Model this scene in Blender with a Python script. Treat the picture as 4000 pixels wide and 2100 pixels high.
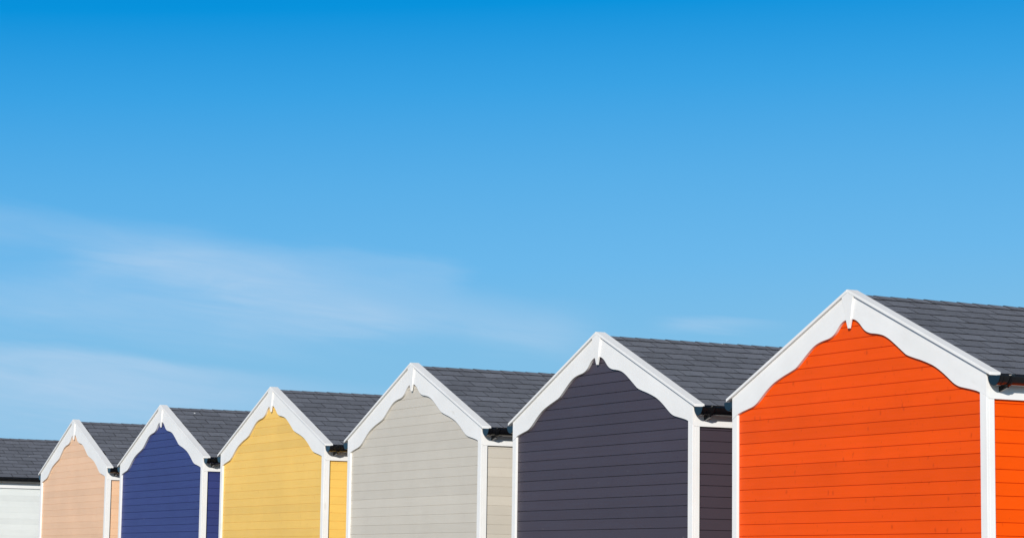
import bpy, bmesh, math, random
from mathutils import Matrix, Vector

random.seed(7)
for o in list(bpy.data.objects):
    bpy.data.objects.remove(o, do_unlink=True)
scene = bpy.context.scene
C = scene.collection

S = 1.4            # metres per model unit (1 unit = half a hut's gable, roughly)
APEX = 3.72        # height of the verge apex above the ground, metres
GZ = -APEX / S     # ground level in hut units (apex is z = 0)

# ------------------------------------------------------------------ camera
cam_d = bpy.data.cameras.new("camera")
cam = bpy.data.objects.new("camera", cam_d)
C.objects.link(cam)
cam_d.sensor_width = 36.0
cam_d.lens = 9504.134 / 4000 * 36.0
cam_d.clip_start = 0.1
cam_d.clip_end = 4000
M = (Matrix.Rotation(0.9775, 4, 'Z') @ Matrix.Rotation(1.6964, 4, 'X') @ Matrix.Rotation(0.1081, 4, 'Y'))
M.translation = Vector((10.7259 * S, -7.692 * S, -1.555 * S + APEX))
cam.matrix_world = M
scene.camera = cam

# ------------------------------------------------------------------ sun
SUN_DIR = Vector((1.14, -1.0, 0.57)).normalized()      # towards the sun
sun_el = math.asin(SUN_DIR.z)
sun_az = math.atan2(SUN_DIR.x, SUN_DIR.y)
sd = bpy.data.lights.new("sun", 'SUN')
sd.energy = 4.72
sd.angle = math.radians(0.53)
sd.color = (1.0, 0.955, 0.89)
sun = bpy.data.objects.new("sun", sd)
sun.rotation_euler = (-SUN_DIR).to_track_quat('-Z', 'Y').to_euler()
C.objects.link(sun)

# ------------------------------------------------------------------ exposure
scene.view_settings.view_transform = 'Standard'
scene.view_settings.look = 'None'
scene.view_settings.gamma = 1.0
scene.view_settings.use_curve_mapping = False
scene.view_settings.exposure = 0.0


# ------------------------------------------------------------------ node helper
class N:
    def __init__(self, tree):
        self.t = tree
        self.n = tree.nodes
        self.l = tree.links

    def new(self, kind, **kw):
        n = self.n.new(kind)
        for k, v in kw.items():
            if k == 'inp':
                for i, x in v.items():
                    if isinstance(x, bpy.types.NodeSocket):
                        self.l.new(x, n.inputs[i])
                    else:
                        n.inputs[i].default_value = x
            else:
                setattr(n, k, v)
        return n

    def math(self, op, a, b=0.0, c=None, clamp=False):
        inp = {0: a, 1: b}
        if c is not None:
            inp[2] = c
        return self.new('ShaderNodeMath', operation=op, use_clamp=clamp, inp=inp).outputs[0]

    def rng(self, v, a, b, c=0.0, d=1.0, smooth=False):
        n = self.new('ShaderNodeMapRange', inp={0: v, 1: a, 2: b, 3: c, 4: d})
        n.interpolation_type = 'SMOOTHSTEP' if smooth else 'LINEAR'
        return n.outputs[0]

    def mix(self, f, a, b, blend='MIX'):
        n = self.new('ShaderNodeMix', data_type='RGBA', blend_type=blend)
        for i, x in ((0, f), (6, a), (7, b)):
            if isinstance(x, bpy.types.NodeSocket):
                self.l.new(x, n.inputs[i])
            else:
                n.inputs[i].default_value = x if i == 0 or len(x) == 4 else (*x, 1)
        return n.outputs[2]


def lin(r, g, b):
    f = lambda c: (c / 255 / 12.92) if c <= 10 else ((c / 255 + 0.055) / 1.055) ** 2.4
    return (f(r), f(g), f(b), 1.0)


# ------------------------------------------------------------------ sky
world = bpy.data.worlds.new("World")
scene.world = world
world.use_nodes = True
wt = N(world.node_tree)
wt.n.clear()
out = wt.new('ShaderNodeOutputWorld')
bg = wt.new('ShaderNodeBackground')
wt.l.new(bg.outputs[0], out.inputs[0])
SKY_STR = 0.05
bg.inputs[1].default_value = SKY_STR
sky = wt.new('ShaderNodeTexSky', sky_type='NISHITA')
sky.sun_disc = False
sky.sun_elevation = sun_el
sky.sun_rotation = sun_az
sky.air_density = 1.0
sky.dust_density = 0.3
sky.ozone_density = 2.0
tc = wt.new('ShaderNodeTexCoord')
sep = wt.new('ShaderNodeSeparateXYZ', inp={0: tc.outputs['Generated']})
el = wt.math('MULTIPLY', wt.math('ARCSINE', sep.outputs[2]), 180 / math.pi)          # elevation, degrees
az = wt.math('MULTIPLY', wt.math('ARCTAN2', sep.outputs[0], sep.outputs[1]), 180 / math.pi)
# clear-air colour by elevation: pale near the sea horizon, deep polarised blue higher up
ramp = wt.new('ShaderNodeValToRGB')
cr = ramp.color_ramp
stops = [(0.0, (138, 194, 228)), (3.0, (138, 194, 229)), (5.2, (128, 191, 231)), (7.2, (108, 184, 235)),
         (9.2, (90, 175, 232)), (11.4, (58, 162, 228)), (13.4, (8, 146, 220)), (17.0, (0, 108, 188)), (24.0, (0, 70, 140)), (30.0, (0, 52, 112))]
ELMAX = 30.0
while len(cr.elements) < len(stops):
    cr.elements.new(0.5)
for e, (p, c) in zip(cr.elements, stops):
    e.position = p / ELMAX
    e.color = lin(*c)
wt.l.new(wt.math('DIVIDE', wt.math('SUBTRACT', el, wt.math('MULTIPLY', wt.math('ADD', az, 62.25), 0.05)), ELMAX), ramp.inputs[0])   # skewed: the blue is deepest away from the sun's side
low = wt.new('ShaderNodeVectorMath', operation='SCALE', inp={0: ramp.outputs[0], 3: 1.0 / SKY_STR})


def band(az0, el0, az1, el1, hu, hd, s0, s1):
    """streak between two azimuth/elevation points: hu/hd = fade-out widths above/below, s0/s1 = end softness"""
    dx, dy = az1 - az0, el1 - el0
    L = math.hypot(dx, dy)
    ux, uy = dx / L, dy / L
    a = wt.math('SUBTRACT', azd, az0)
    b = wt.math('SUBTRACT', eld, el0)
    u = wt.math('ADD', wt.math('MULTIPLY', a, ux), wt.math('MULTIPLY', b, uy))
    v = wt.math('ADD', wt.math('MULTIPLY', a, -uy), wt.math('MULTIPLY', b, ux))
    cross = wt.math('MULTIPLY', wt.rng(v, hu, 0.0, smooth=True), wt.rng(v, -hd, 0.0, smooth=True))
    along = wt.math('MULTIPLY', wt.rng(u, -s0, s0, smooth=True), wt.rng(u, L + s1, L - s1, smooth=True))
    return wt.math('MULTIPLY', cross, along)


def px(X, Y):
    return (-62.25 + (X - 2000) * 0.005985, 7.15 + (1050 - Y) * 0.006 + (X - 2000) * 0.00008)


# wind-drawn cirrus: stretched turbulence warps and breaks up the streaks
cv = wt.new('ShaderNodeCombineXYZ', inp={0: wt.math('MULTIPLY', az, 0.16), 1: wt.math('MULTIPLY', wt.math('ADD', el, wt.math('MULTIPLY', az, 0.14)), 0.75)})
n1 = wt.new('ShaderNodeTexNoise', inp={'Vector': cv.outputs[0], 'Scale': 0.9, 'Detail': 6.0, 'Roughness': 0.5, 'Distortion': 0.6})
n2 = wt.new('ShaderNodeTexNoise', inp={'Vector': cv.outputs[0], 'Scale': 2.3, 'Detail': 7.0, 'Roughness': 0.55, 'Distortion': 0.9})
n3 = wt.new('ShaderNodeTexNoise', inp={'Vector': wt.new('ShaderNodeCombineXYZ', inp={0: wt.math('MULTIPLY', az, 0.22), 1: wt.math('MULTIPLY', wt.math('ADD', el, wt.math('MULTIPLY', az, 0.12)), 2.4)}).outputs[0], 'Scale': 1.6, 'Detail': 6.0, 'Roughness': 0.55, 'Distortion': 0.8})
azd = wt.math('ADD', az, wt.math('MULTIPLY', wt.math('SUBTRACT', n2.outputs[0], 0.5), 1.5))
eld = wt.math('ADD', wt.math('ADD', el, wt.math('MULTIPLY', wt.math('SUBTRACT', n1.outputs[0], 0.5), 0.9)), wt.math('MULTIPLY', wt.math('SUBTRACT', n3.outputs[0], 0.5), 0.32))
clouds = [   # start, end, fade above, fade below, start softness, end softness, density
    (px(-400, 860), px(900, 990), 0.7, 1.2, 1.0, 1.8, 0.26),
    (px(300, 1020), px(1200, 1050), 0.8, 1.1, 1.3, 1.6, 0.36),
    (px(560, 1010), px(1000, 1090), 0.5, 0.8, 0.8, 1.2, 0.22),
    (px(800, 1000), px(1790, 1060), 0.45, 0.9, 1.6, 0.55, 0.28),
    (px(700, 1080), px(1500, 1210), 0.9, 1.0, 1.4, 1.6, 0.36),
    (px(1150, 1160), px(2300, 1310), 1.1, 1.0, 1.6, 1.0, 0.40),
    (px(1400, 1170), px(1560, 1240), 0.5, 0.5, 0.6, 0.6, 0.16),
    (px(-600, 1370), px(900, 1480), 0.45, 3.2, 1.0, 3.0, 0.66),
    (px(200, 1480), px(1500, 1560), 0.6, 2.0, 1.0, 2.0, 0.24),
    (px(-400, 1170), px(1300, 1260), 1.1, 1.3, 1.0, 2.4, 0.36),
    (px(2620, 1250), px(2980, 1262), 0.20, 0.30, 0.7, 0.9, 0.36),
]
cov = None
for p0, p1, hu, hd, s0, s1, amt in clouds:
    b = wt.math('MULTIPLY', band(*p0, *p1, hu, hd, s0, s1), amt)
    cov = b if cov is None else wt.math('SUBTRACT', 1.0, wt.math('MULTIPLY', wt.math('SUBTRACT', 1.0, cov), wt.math('SUBTRACT', 1.0, b)))
tex = wt.math('MULTIPLY', wt.rng(n2.outputs[0], 0.25, 0.75, 0.7, 1.2), wt.rng(n3.outputs[0], 0.3, 0.7, 0.88, 1.1))
cov = wt.math('MULTIPLY', cov, tex, clamp=True)
ccol = wt.new('ShaderNodeVectorMath', operation='SCALE', inp={0: lin(176, 208, 237)[:3], 3: 1.0 / SKY_STR})
low2 = wt.mix(cov, low.outputs[0], ccol.outputs[0])
up = wt.rng(el, 24.0, 45.0, smooth=True)
fin = wt.mix(up, low2, sky.outputs[0])
wt.l.new(fin, bg.inputs[0])


# ------------------------------------------------------------------ materials
def material(name):
    m = bpy.data.materials.new(name)
    m.use_nodes = True
    t = N(m.node_tree)
    b = next(n for n in t.n if n.type == 'BSDF_PRINCIPLED')
    return m, t, b


def coords(t, scale=(1, 1, 1), seed=True):
    c = t.new('ShaderNodeTexCoord').outputs['Object']
    if seed:
        r = t.new('ShaderNodeObjectInfo').outputs['Random']
        off = t.new('ShaderNodeVectorMath', operation='SCALE', inp={0: (37.0, 91.0, 53.0), 3: r}).outputs[0]
        c = t.new('ShaderNodeVectorMath', operation='ADD', inp={0: c, 1: off}).outputs[0]
    return t.new('ShaderNodeVectorMath', operation='MULTIPLY', inp={0: c, 1: scale}).outputs[0]


def white_paint(name, axis):
    """brushed white gloss on softwood; grain runs along the given local axis"""
    m, t, b = material(name)
    g = [26.0, 26.0, 26.0]
    g[axis] = 1.6
    v = coords(t, tuple(g))
    k = [9.0, 9.0, 9.0]
    k[axis] = 3.4
    kv = coords(t, tuple(k))
    grain = t.new('ShaderNodeTexNoise', inp={'Vector': v, 'Scale': 1.0, 'Detail': 5.0, 'Roughness': 0.6})
    big = t.new('ShaderNodeTexNoise', inp={'Vector': coords(t), 'Scale': 2.6, 'Detail': 4.0, 'Roughness': 0.6})
    vor = t.new('ShaderNodeTexVoronoi', inp={'Vector': kv, 'Scale': 1.0, 'Randomness': 1.0})
    keep = t.math('GREATER_THAN', t.new('ShaderNodeSeparateColor', inp={0: vor.outputs['Color']}).outputs[0], 0.80)
    knot = t.math('MULTIPLY', t.rng(vor.outputs['Distance'], 0.20, 0.03, smooth=True), keep)
    col = t.mix(t.rng(big.outputs[0], 0.3, 0.7), (0.765, 0.752, 0.725), (0.815, 0.805, 0.785))
    col = t.mix(t.rng(grain.outputs[0], 0.35, 0.75, 0.0, 0.14), col, (0.66, 0.655, 0.64))
    col = t.mix(t.math('MULTIPLY', knot, 0.30), col, (0.52, 0.48, 0.40))
    t.l.new(col, b.inputs['Base Color'])
    t.l.new(t.rng(big.outputs[0], 0.3, 0.7, 0.42, 0.55), b.inputs['Roughness'])
    b.inputs['Specular IOR Level'].default_value = 0.35
    h = t.math('ADD', grain.outputs[0], t.math('MULTIPLY', knot, 0.6))
    bump = t.new('ShaderNodeBump', inp={'Strength': 0.35, 'Distance': 0.0016, 'Height': h})
    t.l.new(bump.outputs[0], b.inputs['Normal'])
    return m


WHITE = [white_paint("white_painted_wood_x", 0), white_paint("white_painted_wood_y", 1), white_paint("white_painted_wood_z", 2)]

PITCH = 0.0657


def siding(name, col, axis, knots=0.35, dark=0.55, z0=-0.660, vary=0.06, sheen=0.3):
    """satin painted shiplap; axis is the horizontal direction of the boards"""
    m, t, b = material(name)
    c = coords(t, seed=False)
    s = t.new('ShaderNodeSeparateXYZ', inp={0: c})
    zz = t.math('DIVIDE', t.math('SUBTRACT', s.outputs[2], z0 * S), PITCH * S)
    board = t.math('FLOOR', zz)
    wn = t.new('ShaderNodeTexWhiteNoise', noise_dimensions='1D', inp={'W': t.math('ADD', board, t.math('MULTIPLY', t.new('ShaderNodeObjectInfo').outputs['Random'], 97.0))})
    # every board is cut from another place in the log
    shift = t.new('ShaderNodeVectorMath', operation='SCALE', inp={0: (13.0, 13.0, 0.0), 3: wn.outputs[0]}).outputs[0]
    cb = t.new('ShaderNodeVectorMath', operation='ADD', inp={0: c, 1: shift}).outputs[0]
    g = [55.0, 55.0, 55.0]
    g[axis] = 2.2
    gv = t.new('ShaderNodeVectorMath', operation='MULTIPLY', inp={0: cb, 1: tuple(g)}).outputs[0]
    grain = t.new('ShaderNodeTexNoise', inp={'Vector': gv, 'Scale': 1.0, 'Detail': 5.0, 'Roughness': 0.62, 'Distortion': 0.4})
    blot = t.new('ShaderNodeTexNoise', inp={'Vector': coords(t), 'Scale': 1.7, 'Detail': 5.0, 'Roughness': 0.6})
    kk = [0.0, 0.0, 0.0]
    kk[axis] = 12.5
    kk[2] = 7.0
    warp = t.new('ShaderNodeTexNoise', inp={'Vector': cb, 'Scale': 22.0, 'Detail': 2.0})
    wv = t.new('ShaderNodeVectorMath', operation='SCALE', inp={0: warp.outputs['Color'], 3: 0.030}).outputs[0]
    kv = t.new('ShaderNodeVectorMath', operation='MULTIPLY', inp={0: t.new('ShaderNodeVectorMath', operation='ADD', inp={0: cb, 1: wv}).outputs[0], 1: tuple(kk)}).outputs[0]

    def spots(scale, keepv, r0, r1):
        vo = t.new('ShaderNodeTexVoronoi', voronoi_dimensions='3D', inp={'Vector': kv, 'Scale': scale, 'Randomness': 1.0})
        keep = t.math('GREATER_THAN', t.new('ShaderNodeSeparateColor', inp={0: vo.outputs['Color']}).outputs[1], keepv)
        return t.math('MULTIPLY', t.rng(vo.outputs['Distance'], r0, r1, smooth=True), keep)
    knot = t.math('MAXIMUM', spots(1.0, 0.80, 0.20, 0.03), t.math('MULTIPLY', spots(2.1, 0.88, 0.22, 0.02), 0.7))
    base = t.mix(t.rng(blot.outputs[0], 0.25, 0.75), tuple(x * (1 - vary) for x in col), tuple(min(1, x * (1 + vary)) for x in col))
    tint = t.rng(wn.outputs[0], 0.0, 1.0, 1 - vary * 0.9, 1 + vary * 0.6)
    base = t.new('ShaderNodeVectorMath', operation='SCALE', inp={0: base, 3: tint}).outputs[0]
    base = t.mix(t.rng(grain.outputs[0], 0.45, 0.8, 0.0, 0.16), base, tuple(x * 0.72 for x in col))
    base = t.mix(t.math('MULTIPLY', knot, knots), base, (col[0] * dark, col[1] * dark * 0.75, col[2] * dark))
    # a few pale rubs where the paint has been scuffed
    sc = t.new('ShaderNodeTexNoise', inp={'Vector': t.new('ShaderNodeVectorMath', operation='MULTIPLY', inp={0: coords(t), 1: (5, 5, 22)}).outputs[0], 'Scale': 1.0, 'Detail': 3.0})
    base = t.mix(t.rng(sc.outputs[0], 0.74, 0.82, 0.0, 0.22, smooth=True), base, tuple(min(0.85, x * 0.7 + 0.28) for x in col))
    t.l.new(base, b.inputs['Base Color'])
    t.l.new(t.rng(grain.outputs[0], 0.3, 0.8, 0.44, 0.58), b.inputs['Roughness'])
    b.inputs['Specular IOR Level'].default_value = sheen
    h = t.math('ADD', t.math('MULTIPLY', grain.outputs[0], 0.7), t.math('MULTIPLY', knot, 0.5))
    bump = t.new('ShaderNodeBump', inp={'Strength': 0.4, 'Distance': 0.0015, 'Height': h})
    t.l.new(bump.outputs[0], b.inputs['Normal'])
    return m


def shingle_mat():
    m, t, b = material("slate_grey_shingle")
    c = coords(t)
    isl = t.new('ShaderNodeNewGeometry').outputs['Random Per Island']
    gr = t.new('ShaderNodeTexNoise', inp={'Vector': c, 'Scale': 170.0, 'Detail': 3.0, 'Roughness': 0.75})
    md = t.new('ShaderNodeTexNoise', inp={'Vector': c, 'Scale': 34.0, 'Detail': 5.0, 'Roughness': 0.7})
    bl = t.new('ShaderNodeTexNoise', inp={'Vector': c, 'Scale': 3.0, 'Detail': 5.0, 'Roughness': 0.65})
    col = t.mix(t.rng(gr.outputs[0], 0.3, 0.7), (0.062, 0.067, 0.083), (0.225, 0.236, 0.268))
    col = t.mix(t.rng(md.outputs[0], 0.35, 0.7, 0.0, 0.35), col, (0.082, 0.087, 0.103))
    f = t.math('MULTIPLY', t.rng(isl, 0, 1, 0.84, 1.10), t.rng(bl.outputs[0], 0.3, 0.7, 0.90, 1.10))
    col = t.new('ShaderNodeVectorMath', operation='SCALE', inp={0: col, 3: f}).outputs[0]
    t.l.new(col, b.inputs['Base Color'])
    b.inputs['Roughness'].default_value = 0.9
    b.inputs['Specular IOR Level'].default_value = 0.2
    bump = t.new('ShaderNodeBump', inp={'Strength': 0.6, 'Distance': 0.002, 'Height': t.math('ADD', gr.outputs[0], md.outputs[0])})
    t.l.new(bump.outputs[0], b.inputs['Normal'])
    return m


def flat_mat(name, col, rough, spec=0.4, nscale=30.0, amp=0.25):
    m, t, b = material(name)
    n = t.new('ShaderNodeTexNoise', inp={'Vector': coords(t), 'Scale': nscale, 'Detail': 4.0, 'Roughness': 0.6})
    c = t.mix(t.rng(n.outputs[0], 0.3, 0.7), tuple(x * (1 - amp) for x in col), tuple(x * (1 + amp) for x in col))
    t.l.new(c, b.inputs['Base Color'])
    t.l.new(t.rng(n.outputs[0], 0.3, 0.7, max(0.02, rough - 0.06), rough + 0.06), b.inputs['Roughness'])
    b.inputs['Specular IOR Level'].default_value = spec
    return m


SHINGLE = shingle_mat()
BITUMEN = flat_mat("black_bitumen_edge", (0.018, 0.018, 0.021), 0.85, 0.15)
UPVC = flat_mat("black_gutter_plastic", (0.006, 0.0065, 0.008), 0.13, 0.5, 8.0, 0.2)
DECK = flat_mat("roof_board", (0.20, 0.16, 0.11), 0.8, 0.2)
DROPPING = flat_mat("bird_dropping_white", (0.72, 0.72, 0.68), 0.8, 0.2)


def ground_mat():
    m, t, b = material("promenade_concrete")
    c = coords(t, seed=False)
    a = t.new('ShaderNodeTexNoise', inp={'Vector': c, 'Scale': 0.35, 'Detail': 8.0, 'Roughness': 0.65})
    f = t.new('ShaderNodeTexNoise', inp={'Vector': c, 'Scale': 60.0, 'Detail': 3.0, 'Roughness': 0.7})
    col = t.mix(t.rng(a.outputs[0], 0.3, 0.7), (0.26, 0.245, 0.22), (0.36, 0.34, 0.31))
    col = t.mix(t.rng(f.outputs[0], 0.3, 0.7, 0.0, 0.3), col, (0.20, 0.19, 0.17))
    t.l.new(col, b.inputs['Base Color'])
    b.inputs['Roughness'].default_value = 0.9
    t.l.new(t.new('ShaderNodeBump', inp={'Strength': 0.4, 'Distance': 0.004, 'Height': f.outputs[0]}).outputs[0], b.inputs['Normal'])
    return m


# ------------------------------------------------------------------ mesh helpers (hut units in, metres out)
class MB:
    def __init__(self):
        self.v, self.f, self.mi = [], [], []

    def add(self, verts, faces, mi=0):
        k = len(self.v)
        self.v += [tuple(p) for p in verts]
        for i, f in enumerate(faces):
            self.f.append(tuple(k + a for a in f))
            self.mi.append(mi[i] if isinstance(mi, (list, tuple)) else mi)

    def box(self, x0, x1, y0, y1, z0, z1, mi=0):
        v = [(x, y, z) for x in (x0, x1) for y in (y0, y1) for z in (z0, z1)]
        self.add(v, [(0, 1, 3, 2), (4, 6, 7, 5), (0, 4, 5, 1), (2, 3, 7, 6), (0, 2, 6, 4), (1, 5, 7, 3)], mi)

    def prism_xz(self, poly, y0, y1, mi=0, yf=None):
        """extrude a polygon in the xz plane; yf(x, z) may give each front vertex its own y"""
        n = len(poly)
        fr = [(x, (yf(x, z) if yf else y0), z) for x, z in poly]
        bk = [(x, y1, z) for x, z in poly]
        self.add(fr + bk, [tuple(range(n)), tuple(range(2 * n - 1, n - 1, -1))] +
                 [(i, i + n, (i + 1) % n + n, (i + 1) % n) for i in range(n)], mi)

    def mesh(self, name, mats, flip=False, xf=None):
        me = bpy.data.meshes.new(name)
        vs = [Vector(((-x if flip else x) * S, y * S, z * S)) for x, y, z in self.v]
        if xf is not None:
            vs = [xf @ p for p in vs]
        me.from_pydata(vs, [], self.f)
        for m in mats:
            me.materials.append(m)
        for p, i in zip(me.polygons, self.mi):
            p.material_index = i
        bm = bmesh.new()
        bm.from_mesh(me)
        big = [f for f in bm.faces if len(f.verts) > 8]
        if big:
            bmesh.ops.triangulate(bm, faces=big)
        bmesh.ops.recalc_face_normals(bm, faces=bm.faces[:])
        bm.to_mesh(me)
        bm.free()
        return me


def part(name, me, parent, bevel=0.0, loc=(0, 0, 0), rot=(0, 0, 0)):
    o = bpy.data.objects.new(name, me)
    C.objects.link(o)
    o.parent = parent
    o.location = loc
    o.rotation_euler = rot
    if bevel:
        b = o.modifiers.new("bevel", 'BEVEL')
        b.width = bevel
        b.segments = 2
        b.limit_method = 'ANGLE'
        b.angle_limit = math.radians(50)
    return o


# ------------------------------------------------------------------ hut dimensions (fitted from the photograph)
W, SL = 1.2, 0.438           # half width of the verge capping, gable slope (rise over run)
A = 1.1546                   # half width over the corner posts
YB, YW = 0.0148, 0.0308      # planes of bargeboard and of front siding
PW, PD = 0.052, 0.050        # corner post face widths
XS = A - 0.0156              # side siding plane
CAPD, CAPT = 0.0691, 0.0164
DEPTH = 2.3
ZF = -0.655                  # underside of the eaves frieze
SLOPE = math.atan(SL)

LOWER = [(0.0, -0.1622), (0.0200, -0.1630), (0.0400, -0.1652), (0.0596, -0.1715), (0.0801, -0.1827), (0.098, -0.1965), (0.1135, -0.2110), (0.1320, -0.2268), (0.1566, -0.2410),
         (0.1922, -0.2520), (0.230, -0.2575), (0.2711, -0.2644), (0.3119, -0.2755), (0.3524, -0.2940), (0.3926, -0.3180),
         (0.4382, -0.3476), (0.4835, -0.3775), (0.5117, -0.3930), (0.5679, -0.4105), (0.6292, -0.4274), (0.6954, -0.4490),
         (0.7392, -0.4664), (0.7826, -0.4892), (0.8256, -0.5158), (0.8683, -0.5450), (0.9002, -0.5655), (0.9373, -0.5815),
         (0.9849, -0.5925), (1.0374, -0.6030), (1.079, -0.6130), (A - PW, -0.6215)]


def smooth_curve(pts, n=4):
    out = []
    for i in range(len(pts) - 1):
        p0, p1, p2, p3 = (Vector(pts[max(0, min(len(pts) - 1, k))]) for k in (i - 1, i, i + 1, i + 2))
        for j in range(n):
            u = j / n
            out.append(tuple(0.5 * ((2 * p1) + (p2 - p0) * u + (2 * p0 - 5 * p1 + 4 * p2 - p3) * u * u + (3 * p1 - p0 - 3 * p2 + p3) * u ** 3)))
    out.append(tuple(pts[-1]))
    return out


def wall_rows(z_top, z_line, jt):
    """z levels and inset of each profile row of the V-jointed boards, from the top down"""
    g, dep = jt
    rows = []
    k = math.floor((z_top - z_line) / PITCH)
    zz = z_line + k * PITCH
    rows.append((z_top, 0.0))
    while zz > GZ + 0.02:
        rows += [(zz + g, 0.0), (zz + g * 0.35, dep), (zz - g * 0.35, dep), (zz - g, 0.0)]
        zz -= PITCH
    rows.append((GZ, 0.0))
    return rows


def build_meshes():
    me = {}
    # --- verge capping boards: modelled straight, laid along the slope
    def along(x):
        return -SL * x
    for side, fl in (('right', False), ('left', True)):
        ang = SLOPE if not fl else -SLOPE                    # rotation about y that lays local x on the slope
        xf = Matrix.Rotation(-ang, 4, 'Y')
        m = MB()
        m.prism_xz([(0.0004, 0.0), (W, along(W)), (W, along(W) - CAPT), (0.0004, -CAPT)], 0.0, CAPD)
        me['cap_' + side] = (m.mesh('verge_board', [WHITE[0]], fl, xf), ang)
        m = MB()
        low = smooth_curve(LOWER)
        t = CAPT + 0.0012
        poly = [(0.0006, -t), (A, -t - SL * A), (A, -0.6465)] + [(max(0.0006, x), z) for x, z in reversed(low)]
        m.prism_xz(poly, YB, YW + 0.001)
        me['barge_' + side] = (m.mesh('bargeboard', [WHITE[0]], fl, xf), ang)
        # corner post: square section, top cut to the slope of the bargeboard end
        m = MB()
        m.prism_xz([(A - PW, GZ), (A, GZ), (A, -0.6475), (A - PW, -0.6225)], YB, YW)
        m.box(XS - 0.010, A, YW, YB + PD, GZ, ZF - 0.001)
        me['post_' + side] = m.mesh('corner_post', [WHITE[2]], fl)
        m = MB()
        m.box(A - PW, A, DEPTH - PD, DEPTH, GZ, ZF - 0.001)
        me['rear_post_' + side] = m.mesh('corner_post', [WHITE[2]], fl)
        # frieze board under the eaves
        m = MB()
        m.box(A - 0.02, A + 0.0008, YW + 0.0012, DEPTH, ZF, -0.5335)
        me['frieze_' + side] = m.mesh('eaves_board', [WHITE[1]], fl)
        # gutter
        r, th = 0.0465, 0.0030
        cx, cz = 1.2045, -0.5440
        m = MB()
        n = 20
        prof = []
        for i in range(n + 1):
            a = math.pi + math.pi * i / n
            prof.append((cx + r * math.cos(a), cz + r * math.sin(a)))
        prof += [(cx + r - 0.0006, cz + 0.0030), (cx + r - 0.006, cz + 0.0030), (cx + r - 0.006, cz)]
        for i in range(n + 1):
            a = 2 * math.pi - math.pi * i / n
            prof.append((cx + (r - th) * math.cos(a), cz + (r - th) * math.sin(a)))
        m.prism_xz(prof, 0.030, DEPTH + 0.03)
        me['gutter_' + side] = m.mesh('gutter', [UPVC], fl)
        m = MB()
        re = r + 0.0012
        half = [(cx + re * math.cos(math.pi + math.pi * i / n), cz + re * math.sin(math.pi + math.pi * i / n)) for i in range(n + 1)]
        m.prism_xz(half, 0.0215, 0.0245)
        ring = lambda ra, rb: [(cx + ra * math.cos(math.pi + math.pi * i / n), cz + ra * math.sin(math.pi + math.pi * i / n)) for i in range(n + 1)] + \
            [(cx + rb * math.cos(2 * math.pi - math.pi * i / n), cz + rb * math.sin(2 * math.pi - math.pi * i / n)) for i in range(n + 1)]
        m.prism_xz(ring(r + 0.0030, r + 0.0002), 0.0247, 0.0450)
        m.prism_xz(ring(r + 0.0048, r + 0.0002), 0.0455, 0.0510)
        me['endcap_' + side] = m.mesh('end_cap', [UPVC], fl)
        # fascia bracket: strap round the trough with an arm back to the board
        m = MB()
        m.prism_xz(ring(r + 0.0055, r + 0.0003), 0.0, 0.0220)
        m.prism_xz(ring(r + 0.0085, r + 0.0050), 0.0060, 0.0160)
        m.prism_xz([(A + 0.001, cz - 0.030), (A + 0.001, cz - 0.072), (A + 0.006, cz - 0.076), (cx + 0.012, cz - r - 0.0125),
                    (cx + 0.016, cz - r - 0.003), (cx - 0.024, cz - r * 0.88)], 0.0040, 0.0180)
        m.box(cx + r - 0.004, cx + r + 0.008, 0.0, 0.0220, cz - 0.006, cz + 0.007)
        me['bracket_' + side] = m.mesh('gutter_bracket', [UPVC], fl)
    # --- finial: wedge that tapers to a narrow pendant
    m = MB()
    poly = [(0.0, -CAPT - 0.0006), (0.053, -CAPT - 0.0006 - SL * 0.053), (0.038, -0.090), (0.0290, -0.130), (0.0204, -0.168), (0.0067, -0.2115),
            (-0.0067, -0.2115), (-0.0204, -0.168), (-0.0290, -0.130), (-0.038, -0.090), (-0.053, -CAPT - 0.0006 - SL * 0.053)]
    m.prism_xz(poly, 0, YB + 0.007, yf=lambda x, z: 0.0006 + 0.0090 * min(1, (-z - CAPT) / 0.195))
    me['finial'] = m.mesh('finial', [WHITE[2]])
    # --- roof: decking plus courses of tabbed shingles on both slopes
    m = MB()
    rng = random.Random(3)
    ZR, RS = -0.0265, 0.428
    th = math.atan(RS)
    ct, st = math.cos(th), math.sin(th)
    EAVE = 1.185
    total = EAVE / ct
    expo = (total - 0.006) / 11.62
    y0r, y1r = CAPD + 0.0006, DEPTH + 0.02

    def P(sgn, s, y, h):        # s: distance down the slope from the ridge
        return (sgn * (s * ct + h * st), y, ZR - s * st + h * ct)
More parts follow.
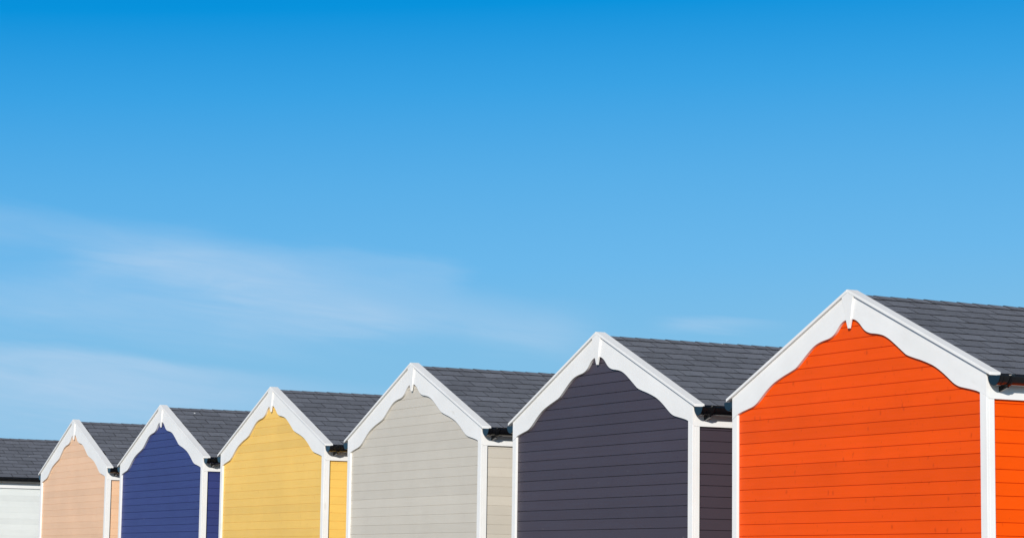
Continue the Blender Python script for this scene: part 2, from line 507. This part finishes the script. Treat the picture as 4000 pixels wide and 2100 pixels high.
    for sgn in (1, -1):
        m.add([P(sgn, 0.0, y0r, -0.0010), P(sgn, total - 0.012, y0r, -0.0010), P(sgn, total - 0.012, y1r, -0.0010), P(sgn, 0.0, y1r, -0.0010),
               P(sgn, 0.0, y0r, -0.016), P(sgn, total - 0.012, y0r, -0.016), P(sgn, total - 0.012, y1r, -0.016), P(sgn, 0.0, y1r, -0.016)],
              [(0, 1, 2, 3), (7, 6, 5, 4), (0, 4, 5, 1), (1, 5, 6, 2), (2, 6, 7, 3), (3, 7, 4, 0)], [1, 2, 2, 2, 2, 2])
        for k in range(12):
            sb = total - k * expo
            sa = max(0.0, sb - expo - 0.012)
            tab = 0.177
            y = y0r - tab + tab * (0.62 + 0.5 * (k % 2)) + rng.uniform(-0.012, 0.012)
            while y < y1r:
                yy0, yy1 = max(y + 0.0024, y0r), min(y + tab - 0.0024, y1r)
                y += tab + rng.uniform(-0.002, 0.002)
                if yy1 - yy0 < 0.004:
                    continue
                hb = 0.0054 + rng.uniform(-0.0008, 0.0012)
                ha = 0.0012
                ds0, ds1 = rng.uniform(-0.0014, 0.0014), rng.uniform(-0.0014, 0.0014)
                lift = [rng.uniform(-0.0004, 0.0009) for _ in range(5)]
                top, bot = [], []
                for i in range(5):
                    f = i / 4
                    yv = yy0 + (yy1 - yy0) * f
                    top.append(P(sgn, sb + ds0 + (ds1 - ds0) * f, yv, hb + lift[i]))
                    bot.append(P(sgn, sb + ds0 + (ds1 - ds0) * f - 0.0008, yv, 0.0010 + lift[i] * 0.5))
                upp = [P(sgn, sa, yy0 + (yy1 - yy0) * i / 4, ha) for i in range(5)]
                upb = [P(sgn, sa, yy0 + (yy1 - yy0) * i / 4, -0.0006) for i in range(5)]
                vs = top + bot + upp + upb
                fs, mi = [], []
                for i in range(4):
                    fs += [(i, i + 1, 11 + i, 10 + i), (i, 5 + i, 6 + i, i + 1)]
                    mi += [0, 1]
                fs += [(0, 10, 15, 5), (4, 9, 19, 14)]
                mi += [1, 1]
                m.add(vs, fs, mi)
    me['roof'] = m.mesh('roof', [SHINGLE, BITUMEN, DECK])
    # --- ridge capping: folded pieces, each lapping the one in front of it
    m = MB()
    y = y0r
    piece = 0.111
    while y < y1r - 0.02:
        ln = piece + rng.uniform(-0.004, 0.004)
        sw = 0.0735 + rng.uniform(-0.002, 0.002)
        ss = [-sw, -sw * 0.55, -sw * 0.22, 0.0, sw * 0.22, sw * 0.55, sw]
        hf = 0.0088 + rng.uniform(-0.0006, 0.0012)
        hb = 0.0058
        rowsv = []
        skew = rng.uniform(-0.004, 0.004)
        for (yy, h) in ((y, hf), (y, hf - 0.0048), (min(y + ln + 0.012, y1r), hb), (min(y + ln + 0.012, y1r), hb - 0.002)):
            row = []
            for s in ss:
                rnd = 0.0038 if s == 0 else (0.0008 if abs(s) < sw * 0.3 else 0)
                bow = 0.004 * (abs(s) / sw) ** 2 if yy == y else 0
                x = s * ct
                row.append((x, yy + bow + skew * s / sw * (1 if yy == y else 0), ZR - abs(s) * st + h / ct - rnd))
            rowsv.append(row)
        vs = sum(rowsv, [])
        fs, mi = [], []
        for i in range(6):
            fs += [(i, i + 1, 15 + i, 14 + i), (i, 7 + i, 8 + i, i + 1)]
            mi += [0, 1]
        fs += [(0, 14, 21, 7), (6, 13, 27, 20)]
        mi += [1, 1]
        m.add(vs, fs, mi)
        y += ln
    me['ridge'] = m.mesh('ridge_capping', [SHINGLE, BITUMEN])
    # board under the verge capping, closing the roof edge behind the bargeboards
    m = MB()
    for sgn in (1, -1):
        q = [(0, -0.030), (1.150, -0.030 - SL * 1.150), (1.150, -0.046 - SL * 1.150), (0, -0.046)]
        m.prism_xz([(sgn * x, z) for x, z in q], YW + 0.002, CAPD - 0.002)
    me['verge_packer'] = m.mesh('verge_packing', [WHITE[0]])
    return me


ME = build_meshes()


def gable_wall_mesh(mat, front, jt):
    m = MB()
    rows = wall_rows(-0.075, -0.6605, jt)
    ypl = YW if front else DEPTH - 0.03
    sg = 1 if front else -1
    nx = 9
    vs = []
    for z, d in rows:
        w = min(XS - 0.001, max(0.02, (-z - 0.055) / SL))
        for i in range(nx):
            vs.append((-w + 2 * w * i / (nx - 1), ypl + sg * d, z))
    fs = []
    for r in range(len(rows) - 1):
        for i in range(nx - 1):
            fs.append((r * nx + i, r * nx + i + 1, (r + 1) * nx + i + 1, (r + 1) * nx + i))
    m.add(vs, fs)
    return m.mesh('gable_wall', [mat])


def side_wall_mesh(mat, sgn, jt):
    m = MB()
    rows = wall_rows(-0.56, -0.6740, jt)
    ny = 9
    vs = []
    for z, d in rows:
        for i in range(ny):
            vs.append((sgn * (XS - d), YW + 0.004 + (DEPTH - 0.034 - YW) * i / (ny - 1), z))
    fs = []
    for r in range(len(rows) - 1):
        for i in range(ny - 1):
            fs.append((r * ny + i, r * ny + i + 1, (r + 1) * ny + i + 1, (r + 1) * ny + i))
    m.add(vs, fs)
    return m.mesh('side_wall', [mat])


# ------------------------------------------------------------------ the huts
GROUP = "wooden beach huts in a row"
HUTS = [  # x, y, z (hut units), yaw, colour, knot strength, knot darkness, label
    (0.000, 0.000, 0.000, 0.0, (0.81, 0.079, 0.0010), 0.55, 0.58, "bright orange beach hut with white scalloped bargeboards, largest and nearest of the row"),
    (-2.684, -0.028, -0.012, -0.00612, (0.055, 0.042, 0.055), 0.30, 0.7, "dark charcoal grey beach hut with white scalloped bargeboards, between the orange and pale grey huts"),
    (-5.464, -0.011, -0.012, -0.00727, (0.56, 0.515, 0.44), 0.14, 0.75, "pale stone grey beach hut with white trim, between the charcoal and yellow huts"),
    (-8.247, 0.012, -0.018, -0.00536, (0.82, 0.52, 0.125), 0.26, 0.70, "yellow beach hut with white trim, between the pale grey and navy blue huts"),
    (-10.959, 0.011, -0.020, -0.00569, (0.037, 0.051, 0.178), 0.22, 0.7, "navy blue beach hut with white trim, between the yellow and peach huts"),
    (-13.651, 0.027, -0.022, -0.01466, (0.78, 0.50, 0.315), 0.16, 0.75, "pale peach pink beach hut with white trim, small and far along the row"),
    (-18.088, 0.018, 0.015, 0.00027, (0.68, 0.70, 0.67), 0.08, 0.85, "white walled beach hut cut off by the left edge, only roof and side showing"),
]
COLNAME = ["orange", "charcoal", "stone_grey", "yellow", "navy_blue", "peach", "off_white"]

for (x, y, z, yaw, col, kn, dk, label), cn in zip(HUTS, COLNAME):
    root = bpy.data.objects.new("beach_hut", None)
    root.empty_display_size = 0.3
    C.objects.link(root)
    root.location = (x * S, y * S, 0.0)
    root.rotation_euler = (0, 0, yaw)
    root["label"] = label
    root["category"] = "beach hut"
    root["group"] = GROUP
    Z0 = APEX + z * S
    L = (0, 0, Z0)
    # on the pale huts the paint has filled the joints almost flush
    jt = {"orange": (0.0018, 0.0054), "charcoal": (0.0021, 0.0055), "navy_blue": (0.0024, 0.0045),
          "stone_grey": (0.0018, 0.0025), "yellow": (0.0018, 0.0025), "peach": (0.0017, 0.0022), "off_white": (0.0015, 0.0015)}[cn]
    sh = {"orange": 0.16, "charcoal": 0.50}.get(cn, 0.3)
    mx = siding(cn + "_boards_front", col, 0, kn, dk, -0.6605, sheen=sh)
    my = siding(cn + "_boards_side", col, 1, kn, dk, -0.6740, sheen=sh * 0.45)
    part("gable_wall", gable_wall_mesh(mx, True, jt), root, loc=L)
    part("gable_wall", gable_wall_mesh(mx, False, jt), root, loc=L)
    for sgn, sd_ in ((1, 'right'), (-1, 'left')):
        part("side_wall", side_wall_mesh(my, sgn, jt), root, loc=L)
        part("corner_post", ME['post_' + sd_], root, 0.0022, loc=L)
        part("corner_post", ME['rear_post_' + sd_], root, 0.0022, loc=L)
        part("eaves_board", ME['frieze_' + sd_], root, loc=L)
        me, ang = ME['cap_' + sd_]
        part("verge_board", me, root, 0.0018, loc=L, rot=(0, ang, 0))
        me, ang = ME['barge_' + sd_]
        part("bargeboard", me, root, 0.0014, loc=L, rot=(0, ang, 0))
        gut = part("gutter", ME['gutter_' + sd_], root, loc=L)
        part("end_cap", ME['endcap_' + sd_], gut)
        for yb in (0.088, 0.78, 1.48, 2.18):
            part("gutter_bracket", ME['bracket_' + sd_], gut, loc=(0, yb * S, 0))
    part("finial", ME['finial'], root, 0.0016, loc=L)
    roof = part("roof", ME['roof'], root, loc=L)
    part("ridge_capping", ME['ridge'], roof)
    part("verge_packing", ME['verge_packer'], roof)
    # white bird droppings where the photograph shows them
    spots = {"navy_blue": [(0.12, 0.30, 0.0065)], "charcoal": [(0.035, 0.93, 0.0030), (0.030, 0.95, 0.0022)], "off_white": [(0.55, 0.72, 0.0035)]}.get(cn, [])
    for (sx, sy, rr) in spots:
        m = MB()
        hgt = 0.0135 if sx < 0.07 else 0.0075
        ring = []
        for i in range(9):
            a = i / 9 * 2 * math.pi
            q = rr * random.uniform(0.7, 1.2)
            dx, dy = q * math.cos(a), 1.6 * q * math.sin(a)
            ring.append((sx + dx, sy + dy, -0.0265 - 0.428 * (sx + dx) + hgt - 0.002))
        top = [(sx + (p[0] - sx) * 0.5, sy + (p[1] - sy) * 0.5, p[2] + 0.0022 - 0.428 * (sx - p[0]) * 0.5) for p in ring]
        vs = ring + top
        m.add(vs, [tuple(range(9, 18))] + [(i, (i + 1) % 9, 9 + (i + 1) % 9, 9 + i) for i in range(9)])
        part("bird_dropping", m.mesh("bird_dropping", [DROPPING]), roof)

# ------------------------------------------------------------------ ground
gm = bpy.data.meshes.new("ground")
R = 3000.0
gm.from_pydata([(-R, -R, 0), (R, -R, 0), (R, R, 0), (-R, R, 0)], [], [(0, 1, 2, 3)])
gm.materials.append(ground_mat())
g = bpy.data.objects.new("ground", gm)
C.objects.link(g)
g["kind"] = "structure"
g["label"] = "pale concrete promenade under the huts"

scene.render.engine = 'CYCLES'
